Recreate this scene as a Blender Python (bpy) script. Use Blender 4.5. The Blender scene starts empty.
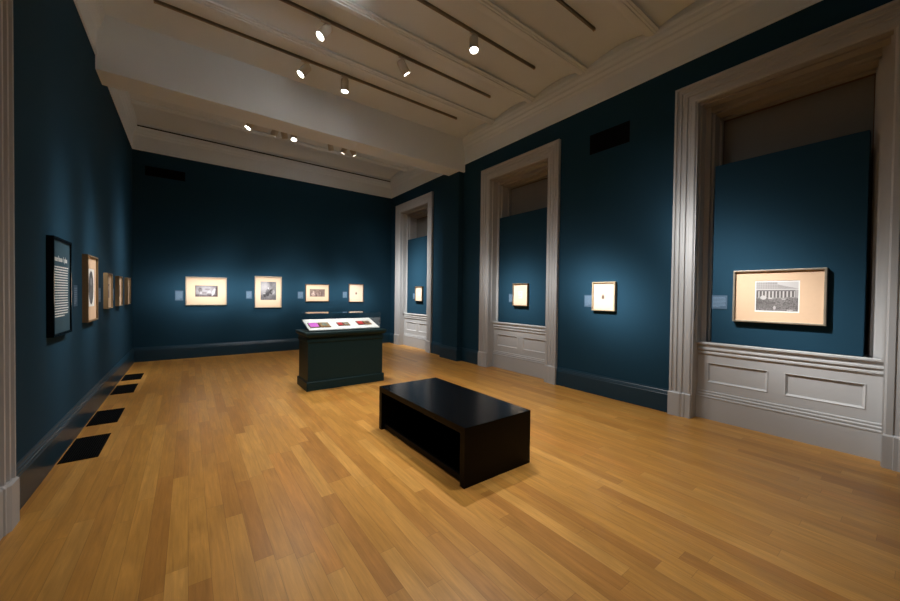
import bpy, bmesh, math, random
from mathutils import Vector, Matrix
random.seed(7)
S = bpy.context.scene
COL = S.collection

# ------------------------------------------------------------ camera
def set_camera():
    yaw, pitch, roll, h, F = .63828, .01532, .01244, 1.5, 352.36
    f = Vector((math.sin(yaw)*math.cos(pitch), math.cos(yaw)*math.cos(pitch), -math.sin(pitch)))
    r = Vector((math.cos(yaw), -math.sin(yaw), 0))
    u = r.cross(f)
    r2 = r*math.cos(roll) + u*math.sin(roll)
    u2 = -r*math.sin(roll) + u*math.cos(roll)
    cd = bpy.data.cameras.new('camera')
    cd.sensor_fit = 'HORIZONTAL'; cd.sensor_width = 36; cd.lens = F/900*36
    cd.clip_start = .05; cd.clip_end = 100
    cam = bpy.data.objects.new('camera', cd); COL.objects.link(cam)
    m = Matrix.Identity(4)
    for i in range(3):
        m[i][0] = r2[i]; m[i][1] = u2[i]; m[i][2] = -f[i]
    m[0][3], m[1][3], m[2][3] = 0, 0, h
    cam.matrix_world = m
    S.camera = cam
set_camera()

# ------------------------------------------------------------ world, exposure, light levels
w = bpy.data.worlds.new('world'); S.world = w; w.use_nodes = True
bg = w.node_tree.nodes['Background']
bg.inputs[0].default_value = (.92, .97, 1, 1); bg.inputs[1].default_value = 0.035     # added neutral fill to brighten the ceiling, through the open end behind the camera
S.view_settings.view_transform = 'Standard'
S.view_settings.look = 'None'
S.view_settings.gamma = 1
S.view_settings.exposure = 0.0
LAMP = 1.0                      # overall multiplier of every track lamp
LAMP_COLOR = (1.0, .985, .97)

# ------------------------------------------------------------ materials
def new_mat(name):
    m = bpy.data.materials.new(name); m.use_nodes = True
    nt = m.node_tree
    return m, nt, nt.nodes['Principled BSDF']

def plain(name, col, rough=.5, metal=0, noise=.0, scale=8, bump=0, spec=.5, coat=0):
    m, nt, b = new_mat(name)
    b.inputs['Base Color'].default_value = (*col, 1)
    b.inputs['Roughness'].default_value = rough
    b.inputs['Metallic'].default_value = metal
    b.inputs['Specular IOR Level'].default_value = spec
    b.inputs['Coat Weight'].default_value = coat
    b.inputs['Coat Roughness'].default_value = .1
    tc = nt.nodes.new('ShaderNodeTexCoord')
    nz = nt.nodes.new('ShaderNodeTexNoise'); nz.inputs['Scale'].default_value = scale
    nz.inputs['Detail'].default_value = 4
    nt.links.new(tc.outputs['Object'], nz.inputs['Vector'])
    if noise:
        mx = nt.nodes.new('ShaderNodeMix'); mx.data_type = 'RGBA'
        mx.inputs[6].default_value = (*[c*(1-noise) for c in col], 1)
        mx.inputs[7].default_value = (*[min(1, c*(1+noise)) for c in col], 1)
        nt.links.new(nz.outputs['Fac'], mx.inputs[0])
        nt.links.new(mx.outputs[2], b.inputs['Base Color'])
    if bump:
        bp = nt.nodes.new('ShaderNodeBump'); bp.inputs['Strength'].default_value = bump
        bp.inputs['Distance'].default_value = .002
        nz2 = nt.nodes.new('ShaderNodeTexNoise'); nz2.inputs['Scale'].default_value = 140
        nt.links.new(tc.outputs['Object'], nz2.inputs['Vector'])
        nt.links.new(nz2.outputs['Fac'], bp.inputs['Height'])
        nt.links.new(bp.outputs[0], b.inputs['Normal'])
    return m

def floor_mat():
    m, nt, b = new_mat('oak_floor')
    N, L = nt.nodes, nt.links
    def math_(op, a, bb=None, c=None):
        n = N.new('ShaderNodeMath'); n.operation = op
        for i, v in enumerate((a, bb, c)):
            if v is None: continue
            if isinstance(v, (int, float)): n.inputs[i].default_value = v
            else: L.new(v, n.inputs[i])
        return n.outputs[0]
    tc = N.new('ShaderNodeTexCoord'); sp = N.new('ShaderNodeSeparateXYZ')
    L.new(tc.outputs['Object'], sp.inputs[0])
    X, Y = sp.outputs[0], sp.outputs[1]
    W, LEN = .0985, 1.05
    u = math_('DIVIDE', X, W)
    row = math_('FLOOR', u)
    fu = math_('FRACT', u)
    wn = N.new('ShaderNodeTexWhiteNoise'); wn.noise_dimensions = '1D'; L.new(row, wn.inputs['W'])
    off = math_('MULTIPLY', wn.outputs['Value'], 7.31)
    wn3 = N.new('ShaderNodeTexWhiteNoise'); wn3.noise_dimensions = '1D'
    L.new(math_('ADD', row, 91.7), wn3.inputs['W'])
    ln = math_('MULTIPLY_ADD', wn3.outputs['Value'], .9, .9)
    v = math_('DIVIDE', math_('ADD', Y, off), ln)
    # warp the joints a little so that plank lengths vary along a row
    col = math_('FLOOR', v); fv = math_('FRACT', v)
    cb = N.new('ShaderNodeCombineXYZ'); L.new(row, cb.inputs[0]); L.new(col, cb.inputs[1])
    wn2 = N.new('ShaderNodeTexWhiteNoise'); wn2.noise_dimensions = '2D'; L.new(cb.outputs[0], wn2.inputs['Vector'])
    rnd = wn2.outputs['Value']
    ramp = N.new('ShaderNodeValToRGB'); L.new(rnd, ramp.inputs[0])
    cols = [(0, (.40, .175, .034)), (.2, (.45, .205, .040)), (.45, (.49, .233, .046)), (.7, (.52, .252, .050)), (.93, (.57, .29, .068)), (1, (.50, .215, .040))]
    cr = ramp.color_ramp
    while len(cr.elements) < len(cols): cr.elements.new(.5)
    for e, (p, c) in zip(cr.elements, cols): e.position = p; e.color = (*c, 1)
    # grain
    mp = N.new('ShaderNodeCombineXYZ')
    L.new(math_('MULTIPLY', X, 60), mp.inputs[0]); L.new(math_('MULTIPLY', Y, 3.0), mp.inputs[1]); L.new(math_('MULTIPLY', rnd, 50), mp.inputs[2])
    gn = N.new('ShaderNodeTexNoise'); gn.inputs['Scale'].default_value = 1; gn.inputs['Detail'].default_value = 6
    gn.inputs['Roughness'].default_value = .65; gn.inputs['Distortion'].default_value = .6
    L.new(mp.outputs[0], gn.inputs['Vector'])
    mp2 = N.new('ShaderNodeCombineXYZ')
    L.new(math_('MULTIPLY', X, 9), mp2.inputs[0]); L.new(math_('MULTIPLY', Y, 1.6), mp2.inputs[1]); L.new(math_('MULTIPLY', rnd, 31), mp2.inputs[2])
    g2 = N.new('ShaderNodeTexNoise'); g2.inputs['Scale'].default_value = 1; g2.inputs['Detail'].default_value = 3; g2.inputs['Distortion'].default_value = 1.2
    L.new(mp2.outputs[0], g2.inputs['Vector'])
    gm = N.new('ShaderNodeMapRange'); L.new(gn.outputs['Fac'], gm.inputs[0])
    gm.inputs[1].default_value = .3; gm.inputs[2].default_value = .7; gm.inputs[3].default_value = .80; gm.inputs[4].default_value = 1.10
    gm2 = N.new('ShaderNodeMapRange'); L.new(g2.outputs['Fac'], gm2.inputs[0])
    gm2.inputs[1].default_value = .3; gm2.inputs[2].default_value = .7; gm2.inputs[3].default_value = .86; gm2.inputs[4].default_value = 1.12
    g = math_('MULTIPLY', gm.outputs[0], gm2.outputs[0])
    # knots
    vo = N.new('ShaderNodeTexVoronoi'); vo.inputs['Scale'].default_value = 1
    mp3 = N.new('ShaderNodeCombineXYZ'); L.new(math_('MULTIPLY', X, 2.1), mp3.inputs[0]); L.new(math_('MULTIPLY', Y, 1.1), mp3.inputs[1])
    L.new(mp3.outputs[0], vo.inputs['Vector'])
    kn = N.new('ShaderNodeMapRange'); L.new(vo.outputs['Distance'], kn.inputs[0])
    kn.inputs[1].default_value = .008; kn.inputs[2].default_value = .04; kn.inputs[3].default_value = .55; kn.inputs[4].default_value = 1
    g = math_('MULTIPLY', g, kn.outputs[0])
    # joints
    ex = math_('MINIMUM', fu, math_('SUBTRACT', 1, fu))
    ey = math_('MULTIPLY', math_('MINIMUM', fv, math_('SUBTRACT', 1, fv)), math_('DIVIDE', ln, W))
    e = math_('MINIMUM', ex, ey)
    jm = N.new('ShaderNodeMapRange'); L.new(e, jm.inputs[0])
    jm.inputs[1].default_value = 0; jm.inputs[2].default_value = .022; jm.inputs[3].default_value = .62; jm.inputs[4].default_value = 1
    g = math_('MULTIPLY', g, jm.outputs[0])
    vm = N.new('ShaderNodeVectorMath'); vm.operation = 'SCALE'
    L.new(ramp.outputs[0], vm.inputs[0]); L.new(g, vm.inputs['Scale'])
    L.new(vm.outputs[0], b.inputs['Base Color'])
    rr = N.new('ShaderNodeMapRange'); L.new(g2.outputs['Fac'], rr.inputs[0])
    rr.inputs[3].default_value = .27; rr.inputs[4].default_value = .40
    L.new(rr.outputs[0], b.inputs['Roughness'])
    b.inputs['Specular IOR Level'].default_value = .5
    bp = N.new('ShaderNodeBump'); bp.inputs['Strength'].default_value = .25; bp.inputs['Distance'].default_value = .001
    L.new(jm.outputs[0], bp.inputs['Height']); L.new(bp.outputs[0], b.inputs['Normal'])
    return m

def vcol_mat(name, rough=.5):
    m, nt, b = new_mat(name)
    a = nt.nodes.new('ShaderNodeAttribute'); a.attribute_name = 'ink'
    nt.links.new(a.outputs['Color'], b.inputs['Base Color'])
    b.inputs['Roughness'].default_value = rough
    return m

def glass_mat():
    m = bpy.data.materials.new('clear_glazing'); m.use_nodes = True
    nt = m.node_tree; nt.nodes.clear()
    out = nt.nodes.new('ShaderNodeOutputMaterial'); mix = nt.nodes.new('ShaderNodeMixShader')
    tr = nt.nodes.new('ShaderNodeBsdfTransparent'); tr.inputs[0].default_value = (.99, 1, .995, 1)
    gl = nt.nodes.new('ShaderNodeBsdfGlossy'); gl.inputs['Roughness'].default_value = .0
    fr = nt.nodes.new('ShaderNodeFresnel'); fr.inputs['IOR'].default_value = 1.5
    geo = nt.nodes.new('ShaderNodeNewGeometry'); ml = nt.nodes.new('ShaderNodeMath'); ml.operation = 'MULTIPLY'
    iv = nt.nodes.new('ShaderNodeMath'); iv.operation = 'SUBTRACT'; iv.inputs[0].default_value = 1
    nt.links.new(geo.outputs['Backfacing'], iv.inputs[1]); nt.links.new(iv.outputs[0], ml.inputs[1]); nt.links.new(fr.outputs[0], ml.inputs[0])
    nt.links.new(ml.outputs[0], mix.inputs[0]); nt.links.new(tr.outputs[0], mix.inputs[1]); nt.links.new(gl.outputs[0], mix.inputs[2])
    nt.links.new(mix.outputs[0], out.inputs[0])
    return m

def emit_mat(name, col, s):
    m, nt, b = new_mat(name)
    b.inputs['Base Color'].default_value = (.8, .8, .8, 1)
    b.inputs['Emission Color'].default_value = (*col, 1)
    b.inputs['Emission Strength'].default_value = s
    return m

M = dict(
    floor=floor_mat(),
    wall=plain('teal_wall_paint', (.0125, .045, .075), .75, noise=.03, scale=2, bump=.05, spec=.08),
    wallgloss=plain('teal_semigloss_paint', (.011, .041, .066), .3, noise=.03, scale=3, spec=.3),
    white=plain('grey_white_trim_paint', (.47, .475, .475), .42, noise=.02, scale=3, spec=.4),
    ceil=plain('cream_ceiling_paint', (.79, .86, .90), .6, noise=.025, scale=2, spec=.3),
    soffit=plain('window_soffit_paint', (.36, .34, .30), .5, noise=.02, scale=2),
    shade=plain('window_shade_cloth', (.20, .19, .17), .9, noise=.04, scale=20),
    black=plain('black_lacquer', (.003, .003, .0035), .2, noise=.1, scale=5, spec=.22),
    satin=plain('black_satin_panel', (.003, .0025, .0025), .4, noise=.1, scale=5, spec=.1),
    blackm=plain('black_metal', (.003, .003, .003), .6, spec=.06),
    void=plain('dark_duct', (.002, .002, .002), .9, spec=.05),
    case=plain('dark_green_case_paint', (.0065, .025, .027), .45, noise=.04, scale=4, spec=.2),
    track=plain('beige_track_metal', (.36, .31, .23), .5, metal=0, spec=.4),
    head=plain('pale_lamp_housing', (.62, .58, .50), .45, spec=.4),
    headin=plain('lamp_baffle', (.05, .05, .05), .6),
    lens=emit_mat('lit_lamp_lens', (1, .98, .95), 22),
    mat=plain('cream_mat_board', (.64, .475, .33), .85, noise=.02, scale=40, spec=.2),
    mat2=plain('tan_mat_board', (.66, .465, .31), .85, noise=.03, scale=30, spec=.2),
    matpale=plain('pale_mount_paper', (.68, .54, .41), .85, noise=.02, scale=30, spec=.2),
    silver=plain('pewter_frame', (.40, .35, .27), .38, metal=.6, noise=.15, scale=30),
    gold=plain('gilt_wood_frame', (.20, .13, .06), .45, metal=.1, noise=.15, scale=30),
    brownwood=plain('brown_wood_frame', (.16, .085, .04), .4, noise=.25, scale=25),
    palewood=plain('pale_wood_frame', (.45, .35, .22), .42, noise=.15, scale=25),
    signface=plain('sign_panel_face', (.030, .072, .098), .6, noise=.03, scale=3, spec=.2),
    ink=plain('white_lettering', (.75, .75, .72), .7),
    labelface=plain('blue_grey_label_card', (.05, .10, .16), .7),
    labelink=plain('label_lettering', (.15, .23, .32), .7),
    deck=plain('white_display_board', (.85, .85, .83), .6),
    glass=glass_mat(),
    print=vcol_mat('photographic_print', .55),
    pink=plain('pink_velvet', (.62, .12, .60), .8, noise=.1, scale=60),
    red=plain('red_velvet', (.55, .025, .025), .8, noise=.15, scale=60),
    leather=plain('brown_leather', (.15, .05, .025), .5, noise=.2, scale=40),
    brass=plain('brass_mat', (.50, .30, .12), .35, metal=.7, noise=.1, scale=50),
)

# ------------------------------------------------------------ mesh helpers
def link(name, me, mat, parent=None, loc=None):
    o = bpy.data.objects.new(name, me); COL.objects.link(o)
    if mat is not None: me.materials.append(mat)
    if parent is not None: o.parent = parent
    if loc: o.location = loc
    return o

def from_bm(name, bm, mat, parent=None, smooth=False, bevel=0):
    bmesh.ops.recalc_face_normals(bm, faces=bm.faces)
    me = bpy.data.meshes.new(name); bm.to_mesh(me); bm.free()
    o = link(name, me, mat, parent)
    if smooth:
        for p in me.polygons: p.use_smooth = True
    if bevel:
        md = o.modifiers.new('bevel', 'BEVEL'); md.width = bevel; md.segments = 2
        md.limit_method = 'ANGLE'; md.angle_limit = math.radians(40)
    return o

def box(bm, x0, x1, y0, y1, z0, z1):
    vs = [bm.verts.new((x, y, z)) for z in (z0, z1) for y in (y0, y1) for x in (x0, x1)]
    for f in ((0, 1, 3, 2), (4, 6, 7, 5), (0, 4, 5, 1), (2, 3, 7, 6), (0, 2, 6, 4), (1, 5, 7, 3)):
        bm.faces.new([vs[i] for i in f])

def boxes(name, lst, mat, parent=None, bevel=0):
    bm = bmesh.new()
    for b in lst: box(bm, *b)
    return from_bm(name, bm, mat, parent, bevel=bevel)

def loft(bm, rings, closed=True, caps=True):
    """rings: lists of points with equal counts, joined in order"""
    vr = [[bm.verts.new(p) for p in r] for r in rings]
    n = len(vr[0])
    for a, b in zip(vr, vr[1:]):
        for i in range(n if closed else n-1):
            j = (i+1) % n
            bm.faces.new((a[i], a[j], b[j], b[i]))
    if caps and closed:
        bm.faces.new(vr[0]); bm.faces.new(list(reversed(vr[-1])))
    return vr

def cyl(bm, p0, p1, r0, r1=None, n=24, caps=True):
    r1 = r0 if r1 is None else r1
    p0, p1 = Vector(p0), Vector(p1); d = (p1-p0).normalized()
    a = d.orthogonal().normalized(); b = d.cross(a)
    rings = []
    for p, r in ((p0, r0), (p1, r1)):
        rings.append([p + a*r*math.cos(t) + b*r*math.sin(t) for t in (2*math.pi*i/n for i in range(n))])
    loft(bm, rings, caps=caps)

def empty(name, loc=(0, 0, 0), parent=None):
    o = bpy.data.objects.new(name, None); COL.objects.link(o); o.location = loc
    o.empty_display_size = .1
    if parent is not None: o.parent = parent
    return o

def tag(o, label=None, cat=None, group=None, kind=None):
    if label: o['label'] = label
    if cat: o['category'] = cat
    if group: o['group'] = group
    if kind: o['kind'] = kind
    return o

def struct(o, label=None):
    o['kind'] = 'structure'
    if label: o['label'] = label
    return o

# ------------------------------------------------------------ room numbers
XL, XR, YB, YF = -.95, 5.05, 9.92, -2.4
ZC, ZS, RISE = 4.47, 5.02, .125          # cornice foot, vault springing, vault rise
BY0, BY1, BZ = 6.29, 6.73, 4.30          # cross beam
WIN = [(.20, 1.72), (3.95, 5.45), (7.80, 9.30)]   # clear openings in the right wall
WTOP = 3.915
CW = .235                                 # casing width

# floor
o = boxes('floor', [(XL-.2, XR+.3, YF-.2, YB+.2, -.12, 0)], M['floor']); struct(o)

# walls
o = boxes('wall_left', [(XL-.2, XL, 3.25, YB+.2, 0, 5.4), (XL-.2, XL, YF-.2, 1.9, 0, 5.4), (XL-.2, XL, 1.9, 3.25, 3.25, 5.4)], M['wall']); struct(o)
o = boxes('wall_back', [(XL, XR, YB, YB+.2, 0, 5.4)], M['wall']); struct(o)
segs = []
ys = [YF-.2] + [v for w_ in WIN for v in w_] + [YB+.2]
for a, b in zip(ys[0::2], ys[1::2]): segs.append((XR, XR+.62, a, b, 0, 5.4))
for a, b in WIN: segs.append((XR, XR+.62, a, b, WTOP, 5.4))
o = boxes('wall_right', segs, M['wall']); struct(o)
o = boxes('wall_pier', [(4.905, XR, 6.33, 6.94, 0, BZ)], M['wall'], bevel=.004); struct(o)

# ceiling: shallow barrel vaults running across the room between ribs
ribs_near = [BY0 - .97 - 1.03*i for i in range(9)]
def vault_profile(ya, yb, n=12):
    pts = []
    c = abs(yb-ya)/2; R = (c*c+RISE*RISE)/(2*RISE); ym = (ya+yb)/2
    for i in range(n+1):
        y = ya + (yb-ya)*i/n
        pts.append((y, ZS + RISE - R + math.sqrt(R*R-(y-ym)**2)))
    return pts
bm = bmesh.new()
edges = [YB-.09, 8.86, 7.80, BY1, None, BY0] + ribs_near
prof = []
for a, b in zip(edges, edges[1:]):
    if a is None or b is None: continue
    p = vault_profile(a, b)
    bot = [(XL-.1, y, z) for y, z in p] + [(XL-.1, y, 5.32) for y, z in reversed(p)]
    top = [(XR+.1, q[1], q[2]) for q in bot]
    loft(bm, [bot, top])
o = from_bm('ceiling', bm, M['ceil'], smooth=True); struct(o)
md = o.modifiers.new('split', 'EDGE_SPLIT'); md.split_angle = math.radians(30)

# cross beam
o = boxes('ceiling_beam', [(XL, XR, BY0, BY1, BZ, 5.3)], M['ceil'], bevel=.006); struct(o)

# ribs between the vaults
def rib(y, i):
    bm = bmesh.new()
    pr = [(-.085, .02), (-.085, -.004), (-.06, -.008), (-.055, -.018), (-.03, -.018), (-.025, -.030), (.025, -.030), (.03, -.018), (.055, -.018), (.06, -.008), (.085, -.004), (.085, .02)]
    loft(bm, [[(XL, y+a, ZS+b) for a, b in pr], [(XR, y+a, ZS+b) for a, b in pr]])
    struct(from_bm('trim_%d' % i, bm, M['ceil']))
for i, y in enumerate([8.86, 7.80] + ribs_near[:7]): rib(y, i+10)

# cornices: profile (out from wall, height), swept along a wall
COR = [(0, 0), (.018, 0), (.022, .012), (.022, .035), (.010, .045), (.010, .075), (.014, .30), (.022, .315), (.034, .335), (.034, .355), (.048, .375), (.060, .405), (.060, .43), (.072, .445), (.082, .475), (.082, .515), (.092, .53), (.092, .565), (0, .80)]
def cornice(name, p0, p1, nrm, mit0=1, mit1=1):
    p0, p1 = Vector(p0), Vector(p1); d = (p1-p0).normalized(); nrm = Vector(nrm)
    bm = bmesh.new(); r = []
    for p, s in ((p0, mit0), (p1, -mit1)):
        r.append([p + nrm*u + d*(u*s) + Vector((0, 0, ZC+v)) for u, v in COR])
    loft(bm, r)
    struct(from_bm(name, bm, M['ceil']))
cornice('trim_1', (XL, YF, 0), (XL, BY0, 0), (1, 0, 0), 1, 0)
cornice('trim_2', (XL, BY1, 0), (XL, YB, 0), (1, 0, 0), 0, 1)
cornice('trim_3', (XL, YB, 0), (XR, YB, 0), (0, -1, 0))
cornice('trim_4', (XR, YF, 0), (XR, BY0, 0), (-1, 0, 0), 1, 0)
cornice('trim_5', (XR, BY1, 0), (XR, YB, 0), (-1, 0, 0), 0, 1)

struct(boxes('trim_30', [(XL+.09, XR-.10, YB-.118, YB-.098, 4.935, 4.955)], M['blackm']))    # thin dark strip standing in for the shadow gap atop the back cornice

# baseboards
BB = [(0, 0), (.030, 0), (.030, .235), (.026, .24), (.026, .255), (.018, .262), (.018, .275), (.010, .285), (.008, .30), (0, .305)]
def baseboard(name, paths):
    bm = bmesh.new()
    for p0, p1, nrm, m0, m1 in paths:
        p0, p1 = Vector(p0), Vector(p1); d = (p1-p0).normalized(); n_ = Vector(nrm); r = []
        for p, s in ((p0, m0), (p1, -m1)):
            r.append([p + n_*u + d*(u*s) + Vector((0, 0, v)) for u, v in BB])
        loft(bm, r)
    struct(from_bm(name, bm, M['wallgloss']))
baseboard('baseboard_left', [((XL, 3.47, 0), (XL, YB, 0), (1, 0, 0), 0, 1), ((XL, YF, 0), (XL, 1.68, 0), (1, 0, 0), 1, 0)])
baseboard('baseboard_back', [((XL, YB, 0), (XR, YB, 0), (0, -1, 0), 1, 1)])
baseboard('baseboard_right', [((XR, WIN[2][1]+CW, 0), (XR, YB, 0), (-1, 0, 0), 0, 1),
    ((XR, 6.94, 0), (XR, WIN[2][0]-CW, 0), (-1, 0, 0), 1, 0),
    ((XR, WIN[1][1]+CW, 0), (XR, 6.33, 0), (-1, 0, 0), 0, 1),
    ((XR, WIN[0][1]+CW, 0), (XR, WIN[1][0]-CW, 0), (-1, 0, 0), 0, 0),
    ((XR, YF, 0), (XR, WIN[0][0]-CW, 0), (-1, 0, 0), 1, 0)])
baseboard('baseboard_pier', [((4.905, 6.33, 0), (4.905, 6.94, 0), (-1, 0, 0), -1, -1),
    ((XR, 6.33, 0), (4.905, 6.33, 0), (0, -1, 0), 1, -1), ((4.905, 6.94, 0), (XR, 6.94, 0), (0, 1, 0), -1, 1)])

# ------------------------------------------------------------ window surrounds
CAS = [(0, 0), (0, .052), (.010, .060), (.028, .060), (.034, .046), (.052, .040), (.060, .050), (.078, .050), (.084, .036), (.108, .034), (.116, .044), (.140, .044), (.146, .028), (.176, .026), (.182, .036), (.222, .036), (.235, .024), (.235, -.03), (0, -.03)]
def casing(parent, x, sx, y0, y1, top, zfoot, width=CW, name='casing'):
    """three sided moulded surround of the opening y0..y1, wall face at x, projecting towards sx"""
    bm = bmesh.new(); k = width/CW
    rings = []
    for (fy, fz) in ((0, 0), (0, 1), (1, 1), (1, 0)):
        r = []
        for u, d in CAS:
            off = width - u*k
            y = y0-off if fy == 0 else y1+off
            z = zfoot if fz == 0 else top+off
            r.append((x+sx*d, y, z))
        rings.append(r)
    loft(bm, rings)
    return from_bm(name, bm, M['white'], parent)

def plinth(parent, x, sx, ya, yb, h, inner):
    """block at the casing's foot; inner = +1 when the opening lies towards +y"""
    k = abs(yb-ya)/CW
    pr = [(-.006, 0), (-.006, .070), (.125, .070), (.150, .056), (.175, .056), (.180, .048), (CW+.004, .048), (CW+.004, -.03), (-.006, -.03)]
    start = ya if inner > 0 else yb
    bm = bmesh.new()
    lo = [(x+sx*d, start+inner*u*k, 0) for u, d in pr]
    hi = [(p[0], p[1], h) for p in lo]
    tp = [(x+sx*max(d-.012, -.03), start+inner*min(max(u, .004), CW)*k, h+.014) for u, d in pr]
    loft(bm, [lo, hi, tp])
    return from_bm('plinth_block', bm, M['white'], parent)

def window(i, y0, y1):
    root = empty('window_%d' % i, (0, 0, 0)); struct(root)
    casing(root, XR, -1, y0, y1, WTOP, .295)
    plinth(root, XR, -1, y0-CW, y0, .29, 1)
    plinth(root, XR, -1, y1, y1+CW, .29, -1)
    XP = 5.20       # face of the wainscot below the sill
    # jambs and head of the recess
    j = []
    for s, ye in ((1, y0), (-1, y1)):
        def yy(a, b): return (ye+s*a, ye+s*b) if s > 0 else (ye+s*b, ye+s*a)
        a, b = yy(-.001, .012); j.append((XR-.02, XP+.04, a, b, 0, .954)); j.append((XR-.02, XR+.06, a, b, .954, WTOP))
        a, b = yy(-.001, .030); j.append((XR+.06, XP+.04, a, b, .955, WTOP))
        a, b = yy(-.001, .085); j.append((XP+.04, XP+.10, a, b, .955, WTOP))
        a, b = yy(-.001, .110); j.append((XP+.10, XP+.27, a, b, .955, WTOP-.08))
        a, b = yy(-.001, .070); j.append((XP+.27, XP+.30, a, b, .955, WTOP-.05))
        a, b = yy(.10, .135); j.append((XP+.27, XP+.33, a, b, .955, WTOP-.10))
    from_list = j
    o = boxes('jamb', from_list, M['white'], root)
    h = [(XR-.02, XR+.06, y0+.012, y1-.012, WTOP-.012, WTOP+.001), (XR+.06, XP+.04, y0+.030, y1-.030, WTOP-.030, WTOP),
         (XP+.04, XP+.10, y0+.085, y1-.085, WTOP-.085, WTOP), (XP+.10, XP+.27, y0+.002, y1-.002, WTOP-.11, WTOP-.001), (XP+.27, XP+.33, y0+.1, y1-.1, WTOP-.135, WTOP-.05)]
    boxes('head_lining', h, M['soffit'], root)
    # closing back, window shade, dark sash edge
    boxes('back_board', [(XP+.36, XP+.46, y0-.05, y1+.05, .9, WTOP)], M['void'], root)
    o = boxes('window_shade', [(XP+.315, XP+.325, y0+.145, y1-.145, .955, WTOP-.16)], M['shade'], root)
    o['label'] = 'pale cloth shade behind the dark panel'
    boxes('sash_frame', [(XP+.33, XP+.36, y0, y0+.16, .955, WTOP), (XP+.33, XP+.36, y1-.16, y1, .955, WTOP), (XP+.33, XP+.36, y0, y1, WTOP-.2, WTOP)], M['brownwood'], root)
    # wainscot with two sunk panels
    ym = (y0+y1)/2; ins = .118; gap = .068
    P = [(y0+ins, ym-gap), (ym+gap, y1-ins)]
    z0, z1 = .455, .700
    b = [(XP, XP+.12, y0, y1, 0, z0), (XP, XP+.12, y0, y1, z1, .955), (XP, XP+.12, y0, P[0][0], z0, z1), (XP, XP+.12, P[0][1], P[1][0], z0, z1), (XP, XP+.12, P[1][1], y1, z0, z1),
         (XP+.013, XP+.12, y0, y1, z0, z1)]
    boxes('wainscot', b, M['white'], root)
    bm = bmesh.new()
    for a, c in P:
        # mitred panel moulding
        pr = [(0, -.001), (0, .003), (.005, .005), (.010, .002), (.014, -.004), (.020, -.007), (.024, -.013), (.0, -.013)]
        r = []
        for sy, sz in ((0, 0), (0, 1), (1, 1), (1, 0), (0, 0)):
            r.append([(XP-d, (a+u if sy == 0 else c-u), (z0+u if sz == 0 else z1-u)) for u, d in pr])
        loft(bm, r, caps=False)
    from_bm('panel_moulding', bm, M['white'], root)
    # base and its three beads
    def run(name, pr):
        bm = bmesh.new()
        loft(bm, [[(XP-d, y0, z) for d, z in pr], [(XP-d, y1, z) for d, z in pr]])
        from_bm(name, bm, M['white'], root)
    run('base_moulding', [(-.02, 0), (.026, 0), (.026, .262), (.030, .266), (.030, .280), (.018, .284), (.018, .296), (.022, .300), (.022, .312), (.010, .318), (.010, .330), (.013, .334), (.010, .345), (0, .348), (-.02, .348)])
    run('sill', [(-.32, .955), (.030, .955), (.040, .948), (.040, .930), (.030, .922), (.018, .905), (.018, .885), (.026, .880), (.026, .862), (.012, .850), (.012, .835), (.016, .830), (.016, .812), (.004, .798), (0, .79), (-.02, .79), (-.02, .90), (-.32, .93)])
    return root
for i, (a, b) in enumerate(WIN): window(i+1, a, b)

# opening on the left with its moulded casing (the door itself is out of the picture)
d = empty('door_1'); struct(d)
casing(d, XL, 1, 1.9, 3.25, 3.23, .29, width=.22)
plinth(d, XL, 1, 3.25, 3.47, .285, -1)
plinth(d, XL, 1, 1.68, 1.9, .285, 1)
boxes('door_panel', [(XL-.16, XL-.11, 1.9, 3.25, 0.0, 3.25)], M['white'], d)

# ------------------------------------------------------------ blue display panels standing on the sills
def display_panel(y0, y1, label, x=5.225, th=.13, top=3.13):
    root = empty('exhibition_screen', (x+th/2, (y0+y1)/2, .955))
    tag(root, label, 'panel')
    l = root.location
    boxes('board', [(x-l.x, x+.02-l.x, y0-l.y, y1-l.y, 0, top-.955)], M['wall'], root, bevel=.002)
    boxes('backing_frame', [(x+.02-l.x, x+th-l.x, y0-l.y, y0+.03-l.y, 0, top-.956), (x+.02-l.x, x+th-l.x, y1-.03-l.y, y1-l.y, 0, top-.956), (x+.02-l.x, x+th-l.x, y0+.03-l.y, y1-.03-l.y, top-.99, top-.956)], M['wall'], root)
    return root
display_panel(.345, 1.575, 'tall dark teal display board on the sill of the nearest window')
display_panel(4.06, 5.335, 'dark teal display board on the sill of the middle window', top=3.12)
display_panel(7.91, 9.185, 'dark teal display board on the sill of the farthest window', top=3.12)

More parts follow.
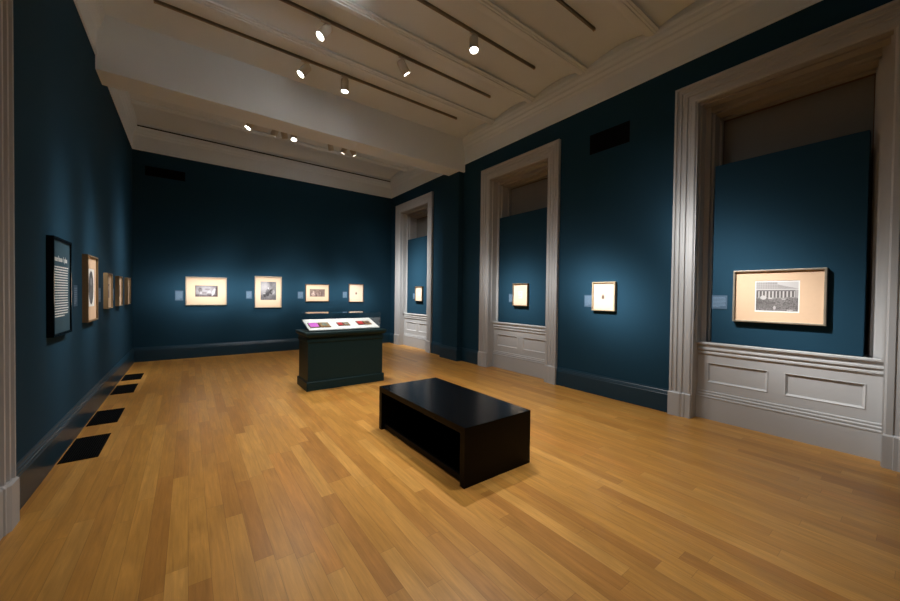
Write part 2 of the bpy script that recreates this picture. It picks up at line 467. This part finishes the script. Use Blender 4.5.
# ------------------------------------------------------------ pictures
def noise2(x, y, s=0):
    n = math.sin(x*12.9898+y*78.233+s*37.7)*43758.5453
    return n-math.floor(n)
def smooth(x, y, s=0):
    xi, yi = math.floor(x), math.floor(y); fx, fy = x-xi, y-yi
    fx = fx*fx*(3-2*fx); fy = fy*fy*(3-2*fy)
    a = noise2(xi, yi, s)*(1-fx)+noise2(xi+1, yi, s)*fx
    b = noise2(xi, yi+1, s)*(1-fx)+noise2(xi+1, yi+1, s)*fx
    return a*(1-fy)+b*fy
def blob(u, v, cu, cv, ru, rv): return max(0, 1-((u-cu)/ru)**2-((v-cv)/rv)**2)
SEPIA_D, SEPIA_L = (.030, .020, .018), (.60, .56, .54)
def tone(t, d=SEPIA_D, l=SEPIA_L):
    t = max(0, min(1, t)); return tuple(a+(b-a)*t for a, b in zip(d, l))
def img_building(u, v):       # pale columned public building above a dense crowd
    if min(u, 1-u) < .03 or min(v, 1-v) < .035: return (.72, .72, .70)
    t = 1.0                                           # sky
    roof = .97 if u < .52 else .88-(u-.52)*.30
    if v < roof:
        t = .60 + .10*(noise2(int(u*44), int(v*34))-.5)
        if u < .52 and v > .72: t = .50 + .22*(int(v*38) % 2) + .1*((u*18) % 1 < .4)
        if .70 < v < .74: t = .95
        if .66 < v < .70 and .04 < u < .93: t = .25
        if .46 < v < .66 and .04 < u < .90: t = .90 if (u*12.5) % 1 < .42 else .12+.1*noise2(int(u*60), int(v*30))
        if u > .90 and v < .70: t = .45 + .25*(int(u*60) % 2)
    edge = .44 + .05*smooth(u*8, 3, 6)
    if v < edge:
        t = .10 + .34*noise2(int(u*80), int(v*54), 3)*(.5+.8*smooth(u*7, v*7))
        if v < .12: t += .14*noise2(int(u*50), int(v*40), 8)
        if v > edge-.03: t += .12
    if blob(u, v, .20, .46, .08, .07) > .1 or blob(u, v, .36, .44, .05, .025) > 0: t = .92
    if blob(u, v, .46, .14, .03, .06) > 0 or blob(u, v, .80, .07, .07, .018) > 0 or blob(u, v, .66, .42, .06, .015) > 0: t = .85
    return tone(t, (.022, .015, .014), (.50, .48, .47))
def img_group(u, v):          # pale group of figures in front of a light ground
    t = .22 + .16*blob(u, v, .45, .55, .55, .7) + .10*(smooth(u*5, v*4, 2)-.5)
    t -= .20*(blob(u, v, .22, .60, .09, .22) > .1) + .20*(blob(u, v, .52, .68, .12, .08) > .1) + .18*(blob(u, v, .40, .34, .10, .10) > .1) + .12*(blob(u, v, .63, .20, .14, .10) > .1)
    t += .22*(blob(u, v, .24, .36, .05, .14) > .1) + .42*(blob(u, v, .80-.18*(.4-v), .42, .07, .36) > .1) + .20*(blob(u, v, .62, .42, .10, .12) > .1)
    t -= .30*(blob(u, v, .93, .5, .05, .45) > .05)
    t += .16*(noise2(int(u*40), int(v*24), 5)-.5)
    if v < .20: t -= .22
    if min(u, 1-u) < .03 or v > .95: t -= .2
    return tone(t, (.05, .03, .032), (.62, .62, .66))
def img_soldier(u, v):        # seated people in front of a pale ground
    t = .14 + .34*blob(u, v, .22, .72, .42, .42) + .10*smooth(u*6, v*6, 9)
    t -= .22*(blob(u, v, .45, .40, .13, .20) > .05) + .2*(blob(u, v, .68, .46, .12, .16) > .05) + .15*(blob(u, v, .26, .30, .10, .14) > .05)
    t += .42*(blob(u, v, .50, .64, .040, .05) > 0) + .30*(blob(u, v, .24, .36, .07, .04) > 0) + .20*(blob(u, v, .80, .44, .12, .12) > .1) + .28*(blob(u, v, .66, .60, .03, .04) > 0)
    t += .10*(noise2(int(u*30), int(v*34), 5)-.5)
    if v < .26: t -= .08
    return tone(t, (.018, .015, .018), (.62, .60, .62))
def img_dark(u, v):           # dark interior group
    t = .08 + .25*smooth(u*9, v*5, 4)
    t += .5*(blob(u, v, .24, .55, .06, .20) > .1) + .42*(blob(u, v, .22, .30, .13, .20) > .1) + .16*(blob(u, v, .70, .42, .035, .25) > .1) + .14*(blob(u, v, .52, .34, .03, .3) > 0)
    return tone(t, (.04, .012, .009), (.55, .42, .36))
def img_oval(u, v):           # oval portrait on pale paper
    q = ((u-.5)/.38)**2+((v-.5)/.44)**2
    if q > 1: return (.74, .74, .70)
    t = .08+.10*smooth(u*5, v*5)
    if blob(u, v, .5, .66, .11, .11) > 0: t = .55
    if blob(u, v, .5, .32, .22, .20) > 0: t = .22
    return tone(t, (.008, .014, .018), (.4, .4, .4))
def img_tiny(u, v):
    t = .75 - .9*blob(u, v, .5, .35, .45, .55)
    return tone(t, (.10, .05, .03), (.75, .60, .48))
def img_tall(u, v):
    t = .10 + .15*smooth(u*4, v*6)
    if blob(u, v, .5, .7, .2, .14) > 0: t = .6
    return tone(t, (.05, .025, .02), (.6, .48, .38))
def img_faint(u, v):
    t = .9
    if blob(u, v, .5, .75, .3, .15) > 0 or blob(u, v, .35, .25, .35, .12) > 0: t = .62
    return tone(t, (.3, .16, .1), (.84, .74, .60))

def print_mesh(name, wd, ht, fn, parent, dx, nx=60):
    """coloured print lying in the local x-z plane, facing -y"""
    ny = max(6, int(nx*ht/wd))
    me = bpy.data.meshes.new(name); vs, fs, cs = [], [], []
    for j in range(ny+1):
        for i in range(nx+1): vs.append((-wd/2+wd*i/nx, 0, -ht/2+ht*j/ny))
    for j in range(ny):
        for i in range(nx):
            a = j*(nx+1)+i; fs.append((a, a+1, a+nx+2, a+nx+1)); cs.append(fn((i+.5)/nx, (j+.5)/ny))
    me.from_pydata(vs, [], fs)
    at = me.color_attributes.new('ink', 'FLOAT_COLOR', 'CORNER')
    k = 0
    for f, c in zip(me.polygons, cs):
        for _ in f.vertices: at.data[k].color = (*c, 1); k += 1
    o = link(name, me, M['print'], parent); o.location = dx
    return o

def picture(loc, rotz, wd, ht, label, frame, matm, img, pw, ph, rail=.016, depth=.050, group=None, poff=(0, 0), nx=60, pname='photograph'):
    """local axes: x to the viewer's right, -y out of the wall, z up; origin at the picture centre on the wall"""
    root = empty('framed_photograph', loc); root.rotation_euler = (0, 0, rotz)
    tag(root, label, 'picture', group)
    bm = bmesh.new()
    pr = [(0, -.001), (0, depth-.002), (.003, depth), (rail-.004, depth), (rail, depth-.004), (rail, .028), (rail+.004, .024), (rail+.004, .001)]
    r = []
    for sx, sz in ((0, 0), (0, 1), (1, 1), (1, 0), (0, 0)):
        r.append([((-wd/2+u if sx == 0 else wd/2-u), -d, (-ht/2+u if sz == 0 else ht/2-u)) for u, d in pr])
    loft(bm, r, caps=False)
    bmesh.ops.remove_doubles(bm, verts=bm.verts, dist=1e-5)
    from_bm('frame', bm, frame, root)
    # mat with a bevelled window
    bm = bmesh.new()
    w2, h2 = wd/2-rail*.7, ht/2-rail*.7; ox, oz = poff
    A = [(-w2, -h2), (w2, -h2), (w2, h2), (-w2, h2)]
    B = [(ox-pw/2-.002, oz-ph/2-.002), (ox+pw/2+.002, oz-ph/2-.002), (ox+pw/2+.002, oz+ph/2+.002), (ox-pw/2-.002, oz+ph/2+.002)]
    C_ = [(ox-pw/2, oz-ph/2), (ox+pw/2, oz-ph/2), (ox+pw/2, oz+ph/2), (ox-pw/2, oz+ph/2)]
    loft(bm, [[(x, -.002, z) for x, z in A], [(x, -.031, z) for x, z in A], [(x, -.031, z) for x, z in B], [(x, -.029, z) for x, z in C_], [(x, -.002, z) for x, z in C_]], caps=False)
    mb = from_bm('mat_board', bm, matm, root)
    print_mesh(pname, pw+.002, ph+.002, img, mb, (ox, -.0288, oz), nx)
    return root

RB, RR, RL = 0, -math.pi/2, math.pi/2      # wall the picture hangs on: back, right, left
PB = YB-.0
grpb = None
picture((.335, PB, 1.52), RB, .785, .645, 'wide pewter frame, leftmost on the back wall, pale group photograph on cream mat', M['silver'], M['mat'], img_group, .43, .255, rail=.02)
picture((1.62, PB, 1.52), RB, .615, .79, 'upright pewter frame on the back wall holding a large dark photograph of seated people', M['silver'], M['mat'], img_soldier, .355, .46, rail=.02, poff=(0, .03))
picture((2.825, PB, 1.515), RB, .62, .47, 'small wide frame on the back wall with a dark brown photograph', M['brownwood'], M['mat'], img_dark, .40, .205, rail=.014)
picture((3.925, PB, 1.525), RB, .43, .52, 'thin brown frame, rightmost on the back wall, with one tiny image on cream paper', M['brownwood'], M['matpale'], img_tiny, .06, .085, rail=.014, nx=10)
# right wall and window panels
picture((5.05, 2.885, 1.51), RR, .365, .435, 'small pale wood frame on the teal wall between the nearest and middle windows', M['palewood'], M['matpale'], img_tiny, .06, .085, rail=.018, poff=(-.01, 0), nx=12)
picture((5.2235, .975, 1.53), RR, .765, .595, 'largest wide frame, crowd before a columned building, on the nearest window panel', M['silver'], M['mat2'], img_building, .365, .345, rail=.02, nx=110)
picture((5.2235, 4.70, 1.525), RR, .38, .435, 'small frame with a faint image on the middle window panel', M['gold'], M['matpale'], img_faint, .10, .14, rail=.014, nx=14)
picture((5.2235, 8.47, 1.525), RR, .37, .41, 'small bright frame with faint image on the farthest window panel', M['gold'], M['matpale'], img_faint, .08, .11, rail=.014, nx=14)
# left wall
picture((XL, 5.845, 1.525), RL, .545, .765, 'gilt frame with an oval portrait, largest on the left wall, next to the black sign', M['gold'], M['mat2'], img_oval, .33, .44, rail=.02, poff=(0, .01), nx=40)
picture((XL, 6.975, 1.50), RL, .38, .505, 'small gilt frame on the left wall, second after the black sign', M['gold'], M['mat'], img_tall, .12, .20, rail=.016, nx=14)
picture((XL, 7.955, 1.50), RL, .40, .49, 'small gilt frame on the left wall, third after the black sign', M['gold'], M['mat'], img_tall, .12, .19, rail=.016, nx=14)
picture((XL, 8.98, 1.50), RL, .40, .50, 'small gilt frame on the left wall nearest the back corner', M['gold'], M['mat'], img_tall, .11, .18, rail=.016, nx=14)

# ------------------------------------------------------------ wall labels and the text sign
def text_bars(bm, w_, h_, rows, y, rnd, lineh=.5, last=.6, xoff=0, zoff=0):
    """rows of illegible small print as word shaped bars, local x-z plane"""
    for r in range(rows):
        z = zoff + h_/2 - (r+.5)*h_/rows
        x = -w_/2; end = w_/2 - (0 if r < rows-1 else w_*(1-last)) - rnd.random()*w_*.08
        while x < end:
            ww = w_*(.05+.10*rnd.random()); ww = min(ww, end-x)
            box(bm, xoff+x, xoff+x+ww, y-.0008, y, z-h_/rows*lineh/2, z+h_/rows*lineh/2)
            x += ww + w_*.018
def wall_label(loc, rotz, label, wd=.15, ht=.18, seed=1):
    root = empty('wall_label', loc); root.rotation_euler = (0, 0, rotz)
    tag(root, label, 'label')
    card = boxes('label_card', [(-wd/2, wd/2, -.003, .001, -ht/2, ht/2)], M['labelface'], root)
    bm = bmesh.new(); text_bars(bm, wd*.82, ht*.8, 8, -.003, random.Random(seed))
    from_bm('lettering', bm, M['labelink'], card)
    return root
wall_label((-.17, PB, 1.415), RB, 'small text card left of the leftmost frame on the back wall', .145, .22, 1)
wall_label((1.195, PB, 1.445), RB, 'small text card left of the upright frame of seated people on the back wall', .125, .19, 2)
wall_label((2.395, PB, 1.45), RB, 'small text card left of the small dark brown photograph on the back wall', .14, .19, 3)
wall_label((3.60, PB, 1.47), RB, 'small text card left of the rightmost frame on the back wall', .125, .18, 4)
wall_label((5.05, 3.155, 1.435), RR, 'small text card left of the pale wood frame between nearest and middle windows', .135, .185, 5)
wall_label((5.2235, 1.50, 1.455), RR, 'small text card left of the large columned building picture in the nearest window', .155, .165, 6)
wall_label((5.2235, 4.965, 1.455), RR, 'small text card left of the small frame on the middle window panel', .135, .17, 7)
wall_label((5.2235, 8.78, 1.455), RR, 'small text card left of the small frame in the farthest window', .12, .17, 8)
wall_label((XL, 5.28, 1.445), RL, 'small text card on the left wall between the black sign and oval portrait', .15, .22, 9)
wall_label((XL, 6.52, 1.445), RL, 'small text card on the left wall just past the oval portrait', .14, .19, 10)
wall_label((XL, 7.53, 1.445), RL, 'small text card on the left wall before the third frame past the sign', .14, .19, 11)
wall_label((XL, 8.51, 1.445), RL, 'small text card on the left wall before the frame nearest the back corner', .14, .19, 12)

def sign(loc, rotz, wd, ht):
    root = empty('wall_text_panel', loc); root.rotation_euler = (0, 0, rotz)
    tag(root, 'tall black framed text sign with white lettering on the left wall', 'sign')
    bm = bmesh.new(); rail, depth = .022, .045
    pr = [(0, -.001), (0, depth), (rail, depth), (rail, .03), (rail, .001)]
    r = []
    for sx, sz in ((0, 0), (0, 1), (1, 1), (1, 0), (0, 0)):
        r.append([((-wd/2+u if sx == 0 else wd/2-u), -d, (-ht/2+u if sz == 0 else ht/2-u)) for u, d in pr])
    loft(bm, r, caps=False)
    from_bm('frame', bm, M['black'], root)
    tb = boxes('text_board', [(-wd/2+.01, wd/2-.01, -.034, -.005, -ht/2+.01, ht/2-.01)], M['signface'], root)
    bm = bmesh.new(); rnd = random.Random(3)
    # heading: two words of upright strokes
    x = -wd/2+.055; zt = ht/2-.205
    for n in (8, 4):
        for i in range(n):
            tall = .050 if (i == 0 or rnd.random() < .3) else .032
            low = -.012 if (n == 4 and i == 1) else 0
            box(bm, x, x+.009, -.0348, -.034, zt+low, zt+tall)
            if rnd.random() < .75: box(bm, x+.017, x+.025, -.0348, -.034, zt+low, zt+.032)
            box(bm, x+.007, x+.024, -.0348, -.034, zt+(.024 if rnd.random() < .5 else 0), zt+(.032 if rnd.random() < .5 else .028))
            x += .032
        x += .022
    from_bm('heading', bm, M['ink'], tb)
    bm = bmesh.new(); text_bars(bm, wd-.13, .455, 20, -.034, rnd, lineh=.42, zoff=-.042, last=.7)
    from_bm('body_text', bm, M['ink'], tb)
sign((XL, 4.625, 1.53), RL, .565, .855)

# ------------------------------------------------------------ vents
def grille(name, loc, rot, wd, ht, label, slats, cat='vent', group=None, rim=.014):
    """local x-y plane, facing +z"""
    root = empty(name, loc); root.rotation_euler = rot; tag(root, label, cat, group)
    boxes('frame', [(-wd/2, wd/2, -ht/2, -ht/2+rim, -.001, .004), (-wd/2, wd/2, ht/2-rim, ht/2, -.001, .004), (-wd/2, -wd/2+rim, -ht/2+rim, ht/2-rim, -.001, .004), (wd/2-rim, wd/2, -ht/2+rim, ht/2-rim, -.001, .004)], M['blackm'], root)
    n = slats; L_ = []
    for i in range(n):
        y = -ht/2+rim+(ht-2*rim)*(i+.5)/n
        L_.append((-wd/2+rim, wd/2-rim, y-(ht-2*rim)/n*.28, y+(ht-2*rim)/n*.28, .0005, .0032))
    boxes('louvre', L_, M['blackm'], root)
    boxes('duct_backing', [(-wd/2+rim, wd/2-rim, -ht/2+rim, ht/2-rim, .0, .0005)], M['void'], root)
    return root
for (a, b, lb) in ((4.42, 5.08, 'black floor grille nearest the camera, below the black sign'),
                   (5.48, 6.09, 'black floor grille by the left wall, second from the camera'),
                   (6.96, 7.58, 'black floor grille by the left wall, third from the camera'),
                   (7.95, 8.49, 'black floor grille by the left wall nearest the back corner')):
    grille('floor_vent', (-.782, (a+b)/2, 0.0008), (0, 0, math.pi/2), b-a, .255, lb, 14)
grille('wall_vent', (XR-.0008, 2.865, 3.87), (math.pi/2, 0, -math.pi/2), .62, .30, 'black rectangular vent high on the right wall', 10)
grille('wall_vent', (-.405, YB-.0008, 4.07), (math.pi/2, 0, 0), .68, .20, 'black rectangular vent high on the back wall', 8)

# ------------------------------------------------------------ bench
def bench():
    x0, x1, y0, y1, h, t = 1.712, 2.472, 2.095, 3.61, .473, .055
    root = empty('bench', ((x0+x1)/2, (y0+y1)/2, 0))
    tag(root, 'low black lacquered gallery bench in the middle of the oak floor', 'bench')
    cx, cy = root.location.x, root.location.y
    a, b, c, d = x0-cx, x1-cx, y0-cy, y1-cy
    boxes('seat', [(a, b, c, d, h-t, h)], M['black'], root)
    st = root.children[0]; st.data.materials.append(M['satin'])
    for p in st.data.polygons: p.material_index = 0 if p.normal.z > .5 else 1
    boxes('end_panel', [(a, b, c, c+t, 0, h-t)], M['satin'], root)
    boxes('end_panel', [(a, b, d-t, d, 0, h-t)], M['satin'], root)
    boxes('lower_shelf', [(a+.035, b-.035, c+t, d-t, .012, .06)], M['satin'], root)
    boxes('back_panel', [(b-.07, b-.045, c+t, d-t, .06, h-t)], M['satin'], root)
bench()

# ------------------------------------------------------------ display case
def case():
    x0, x1, y0, y1 = 1.465, 2.705, 5.60, 6.14
    cx, cy = (x0+x1)/2, (y0+y1)/2
    root = empty('display_case', (cx, cy, 0))
    tag(root, 'dark green pedestal display case with a glass top before the back wall', 'display case')
    hx, hy = (x1-x0)/2, (y1-y0)/2
    def ring(e, z): return [(-hx-e, -hy-e, z), (hx+e, -hy-e, z), (hx+e, hy+e, z), (-hx-e, hy+e, z)]
    bm = bmesh.new(); loft(bm, [ring(0, .0), ring(0, .735), ring(.012, .745), ring(.012, .80), ring(0.0, .80), ring(0, .835)])
    from_bm('pedestal', bm, M['case'], root, bevel=.002)
    bm = bmesh.new(); loft(bm, [ring(.022, .0), ring(.022, .125), ring(.016, .135), ring(.001, .14)])
    from_bm('plinth', bm, M['case'], root)
    hy += .02; root.location.y += .0
    bm = bmesh.new(); loft(bm, [ring(.012, .825), ring(.02, .84), ring(.035, .85), ring(.045, .865), ring(.045, .893), ring(.038, .90)])
    from_bm('top_slab', bm, M['case'], root)
    gx0, gx1, gy0, gy1, gz0, gz1, t = 1.490-cx, 2.690-cx, 5.650-cy, 6.14-cy, .90, 1.18, .006
    boxes('glass_cover', [(gx0, gx1, gy0, gy0+t, gz0, gz1), (gx0, gx1, gy1-t, gy1, gz0, gz1), (gx0, gx0+t, gy0+t, gy1-t, gz0, gz1), (gx1-t, gx1, gy0+t, gy1-t, gz0, gz1), (gx0, gx1, gy0, gy1, gz1, gz1+t)], M['glass'], root)
    # sloping board on a low wedge
    a, b = gx0+.012, gx1-.012; f, k = gy0+.02, gy1-.02
    bm = bmesh.new()
    pr = [(f, .915), (f, .93), (k, 1.065), (k, 1.05)]
    loft(bm, [[(a, y, z) for y, z in pr], [(b, y, z) for y, z in pr]])
    from_bm('sloping_board', bm, M['deck'], root)
    bm = bmesh.new()
    pr = [(f+.02, .90), (f+.02, .918), (k-.01, 1.048), (k-.01, .90)]
    loft(bm, [[(a+.05, y, z) for y, z in pr], [(b-.05, y, z) for y, z in pr]])
    from_bm('board_support', bm, M['case'], root)
    return cx, cy, f+cy, k+cy
cx, cy, f, k = case()
sl = math.atan2(1.065-.93, k-f)
def case_photo(x, s, label, left_mat, wd, ht, dark):
    """hinged case lying open on the sloping board; s = distance up the slope"""
    y = f + s*math.cos(sl); z = .931 + s*math.sin(sl)
    root = empty('cased_photograph', (x, y, z)); root.rotation_euler = (sl, 0, 0)
    tag(root, label, 'cased photograph', 'open photograph cases in the display case')
    t = .009
    hl = boxes('case_half', [(-wd, -.003, -ht/2, ht/2, 0, t)], M['leather'], root, bevel=.002)
    hr = boxes('case_half', [(.003, wd, -ht/2, ht/2, 0, t)], M['leather'], root, bevel=.002)
    e = .014
    boxes('velvet_pad', [(-wd+e, -.003-e, -ht/2+e, ht/2-e, t-.002, t+.004)], left_mat, hl, bevel=.003)
    boxes('brass_mat', [(.003+e*.7, wd-e*.7, -ht/2+e*.7, ht/2-e*.7, t-.002, t+.003)], M['brass'], hr)
    bm = bmesh.new()
    n = 24; mx = (.003+wd)/2; rx, ry = wd*.27, ht*.32
    vs = [bm.verts.new((mx+rx*math.cos(2*math.pi*i/n), ry*math.sin(2*math.pi*i/n), t+.004)) for i in range(n)]
    bm.faces.new(vs)
    ext = bmesh.ops.extrude_face_region(bm, geom=bm.faces[:])
    for v in [g for g in ext['geom'] if isinstance(g, bmesh.types.BMVert)]: v.co.z -= .003
    from_bm('portrait', bm, dark, hr)
silvery = plain('silvered_portrait_plate', (.30, .33, .28), .3, metal=.3, noise=.6, scale=45)
darkplate = plain('dark_portrait_plate', (.10, .05, .04), .4, noise=.6, scale=60)
case_photo(1.70, .185, 'open case with pink velvet and a silvery portrait, leftmost in the glass case', M['pink'], .165, .20, silvery)
case_photo(2.10, .19, 'smallest open case with red velvet, in the middle of the glass case', M['red'], .10, .145, silvery)
case_photo(2.47, .21, 'open case with red velvet and a dark portrait, rightmost in the glass case', M['red'], .12, .165, darkplate)

# ------------------------------------------------------------ tracks and lamps
ZT = 5.105
def track(y, x0, x1, label):
    root = empty('light_track', ((x0+x1)/2, y, ZT)); tag(root, label, 'light track')
    h = (x1-x0)/2
    boxes('rail', [(-h, h, -.012, -.006, 0, .03), (-h, h, .006, .012, 0, .03), (-h, h, -.012, .012, .012, .04)], M['track'], root)
    boxes('end_cap', [(h-.02, h+.004, -.016, .016, -.002, .032)], M['track'], root)
    boxes('end_cap', [(-h-.004, -h+.02, -.016, .016, -.002, .032)], M['track'], root)
    boxes('joint_cover', [(-.05, .05, -.015, .015, -.001, .0)], M['track'], root)
TY = [5.80, 4.80, 3.77, 2.74, 1.71, .68]
names = ['light track in the vault nearest the cross beam', 'light track in the second vault before the beam',
         'light track in the third vault before the beam, holding the lone bright lamp', 'light track in the fourth vault before the beam, its end just in view',
         'light track in the fifth vault from the beam', 'light track above the camera']
for y, n_ in zip(TY[:5], names): track(y, -.35, 4.41, n_)
track(8.33, -.35, 4.41, 'light track in the far bay beyond the cross beam')

def beam_shape(ld, fh, fv, skirt):
    """soft bell shaped beam (full widths at half maximum, degrees) with a faint wide skirt, like a real reflector lamp"""
    ld.use_nodes = True; nt = ld.node_tree; N, L = nt.nodes, nt.links
    em = N['Emission']
    tc = N.new('ShaderNodeTexCoord'); sp = N.new('ShaderNodeSeparateXYZ'); L.new(tc.outputs['Normal'], sp.inputs[0])
    def mm(op, a, b=None):
        n = N.new('ShaderNodeMath'); n.operation = op
        for i, v in enumerate((a, b)):
            if v is None: continue
            if isinstance(v, (int, float)): n.inputs[i].default_value = v
            else: L.new(v, n.inputs[i])
        return n.outputs[0]
    az = mm('MAXIMUM', mm('ABSOLUTE', sp.outputs[2]), .02)
    tx = mm('DIVIDE', sp.outputs[0], az); ty = mm('DIVIDE', sp.outputs[1], az)
    def bell(h, v):
        a = math.tan(math.radians(h/2)); b = math.tan(math.radians(v/2))
        q = mm('ADD', mm('POWER', mm('DIVIDE', mm('ABSOLUTE', tx), a), 2), mm('POWER', mm('DIVIDE', mm('ABSOLUTE', ty), b), 2))
        return mm('POWER', .5, q)
    k = mm('ADD', bell(fh, fv), mm('MULTIPLY', bell(max(38, fh*1.3), max(38, fv*1.3)), skirt))
    k = mm('ADD', k, mm('MULTIPLY', bell(fh*2.1, fv*2.1), .09 if fh < 28 else .015))
    L.new(k, em.inputs['Strength'])

SKIRT = .006
def lamp_head(x, y, aim, power, angle, label, vangle=None, skirt=None, bodylen=.20, stem=.075, r=.062):
    root = empty('track_lamp', (x, y, ZT)); tag(root, label, 'track lamp', None)
    piv = Vector((0, 0, -stem-.05))
    d = (Vector(aim) - (Vector((x, y, ZT))+piv)).normalized()
    boxes('track_adapter', [(-.06, .06, -.017, .017, -.022, -.0015)], M['head'], root, bevel=.003)
    bm = bmesh.new(); cyl(bm, (0, 0, -.02), piv, .008, n=10); from_bm('stem', bm, M['head'], root, smooth=False)
    # can: back to front
    back = piv - d*bodylen*.35; front = piv + d*bodylen*.65
    a = d.orthogonal().normalized(); b = d.cross(a); n = 28
    def ring(p, rr): return [p + a*rr*math.cos(2*math.pi*i/n) + b*rr*math.sin(2*math.pi*i/n) for i in range(n)]
    bm = bmesh.new()
    rings = [ring(back, r*.15), ring(back, r*.86), ring(back+d*.012, r), ring(front, r), ring(front, r*.9), ring(front-d*.018, r*.86)]
    loft(bm, rings)
    o = from_bm('housing', bm, M['head'], root, smooth=True)
    md = o.modifiers.new('split', 'EDGE_SPLIT'); md.split_angle = math.radians(35)
    bm = bmesh.new(); loft(bm, [ring(front-d*.017, r*.84), ring(front-d*.013, r*.84), ring(front-d*.009, r*.4)])
    from_bm('lens', bm, M['lens'], o)
    ld = bpy.data.lights.new('lamp_light', 'SPOT'); ld.energy = power*LAMP; ld.color = LAMP_COLOR
    ld.spot_size = math.radians(150); ld.spot_blend = .5; ld.shadow_soft_size = .04
    beam_shape(ld, angle, vangle or angle, SKIRT if skirt is None else skirt)
    lo = bpy.data.objects.new('lamp_light', ld); COL.objects.link(lo); lo.parent = root
    p = front + d*.012
    lo.location = p; lo.rotation_euler = d.to_track_quat('-Z', 'Y').to_euler()
    return root
# lamps seen in the photograph
lamp_head(1.455, 4.80, (-.95, 4.80, 1.5), 760, 10, 'pale track lamp turned to the left wall, upper left of the near lamps', 14)
lamp_head(1.455, 5.80, (-.95, 5.95, 1.5), 900, 9, 'pale track lamp tilted left, on the track closest to the beam', 12)
lamp_head(2.075, 5.80, (2.08, 5.76, .9), 420, 30, 'pale track lamp hanging straight down above the display case', skirt=.10)
lamp_head(2.605, 4.80, (5.22, 4.72, 1.5), 2100, 15, 'pale track lamp tilted right towards the middle window', 8)
lamp_head(3.15, 3.77, (2.6, 2.9, .4), 540, 48, 'lone bright track lamp pointing down at the bench')
lamp_head(1.03, 8.33, (-.95, 8.3, 1.45), 700, 20, 'leftmost bright lamp in the far bay', stem=.075)
lamp_head(1.49, 8.33, (.36, 9.92, 1.35), 500, 13, 'left one of the close pair of lamps in the far bay', 11, stem=.075)
lamp_head(1.65, 8.33, (2.83, 9.92, 1.35), 450, 11, 'right one of the close pair of lamps in the far bay', 10, stem=.075)
lamp_head(1.85, 8.33, (1.7, 7.0, .2), 400, 50, 'bright lamp in the far bay just right of the close pair', stem=.075)
lamp_head(2.65, 8.33, (3.9, 9.92, 1.35), 450, 11, 'dim lamp in the far bay between the two pairs', 10, stem=.075)
lamp_head(3.00, 8.33, (1.62, 9.92, 1.35), 600, 11, 'left one of the rightmost pair of lamps in the far bay', 10, stem=.075)
lamp_head(3.18, 8.33, (5.22, 8.62, 1.5), 2300, 24, 'right one of the rightmost pair of lamps in the far bay', 17, stem=.075)
# lamps on the same tracks, above the picture
off = [
 (.10, 3.77, (-.95, 7.0, 1.5), 900, 7, 'track lamp over the viewer, aimed at the small frame past the oval portrait', 7),
 (.45, 3.77, (.36, 9.92, 1.5), 4100, 11, 'track lamp over the viewer, aimed at the leftmost picture of the back wall', 5.2),
 (.80, 3.77, (1.62, 9.92, 1.5), 3500, 8, 'track lamp over the viewer, aimed at the upright picture of the back wall', 5.2),
 (1.15, 3.77, (2.83, 9.92, 1.5), 3500, 7.5, 'track lamp over the viewer, aimed at the dark brown photograph', 4.6),
 (1.40, 3.77, (3.85, 9.92, 1.5), 3500, 7, 'track lamp over the viewer, aimed at the rightmost picture of the back wall', 4.6),
 (1.65, 3.77, (5.05, 2.85, 1.5), 3100, 12, 'track lamp over the viewer, aimed at the pale wood frame', 7),
 (2.72, 2.74, (5.22, 1.0, 1.45), 2200, 15, 'track lamp over the viewer, aimed at the nearest window', 10),
 (1.0, 2.74, (1.6, 4.4, 0), 500, 46, 'track lamp over the viewer, lighting the floor left of the bench', 46),
 (2.6, 1.71, (2.4, 2.2, 0), 400, 50, 'track lamp over the viewer, lighting the floor before the bench', 50),
]
for x, y, aim, pw, an, lb, va in off:
    lamp_head(x, y, aim, pw, an, lb, va, skirt=.0008 if pw > 3000 else None)

# repeats of one kind share a group phrase
GROUPS = {'track lamp': 'track lamps on the ceiling tracks', 'light track': 'ceiling light tracks', 'picture': 'framed photographs on the teal walls',
          'label': 'small text cards beside the pictures', 'panel': 'dark teal boards standing on the window sills'}
for o in COL.objects:
    if o.parent is None and o.get('category') in GROUPS and not o.get('group'):
        o['group'] = GROUPS[o['category']]
    if o.parent is None and o.name.startswith('floor_vent'): o['group'] = 'black floor grilles along the left wall'
    if o.parent is None and o.name.startswith('wall_vent'): o['group'] = 'black vents high on the walls'
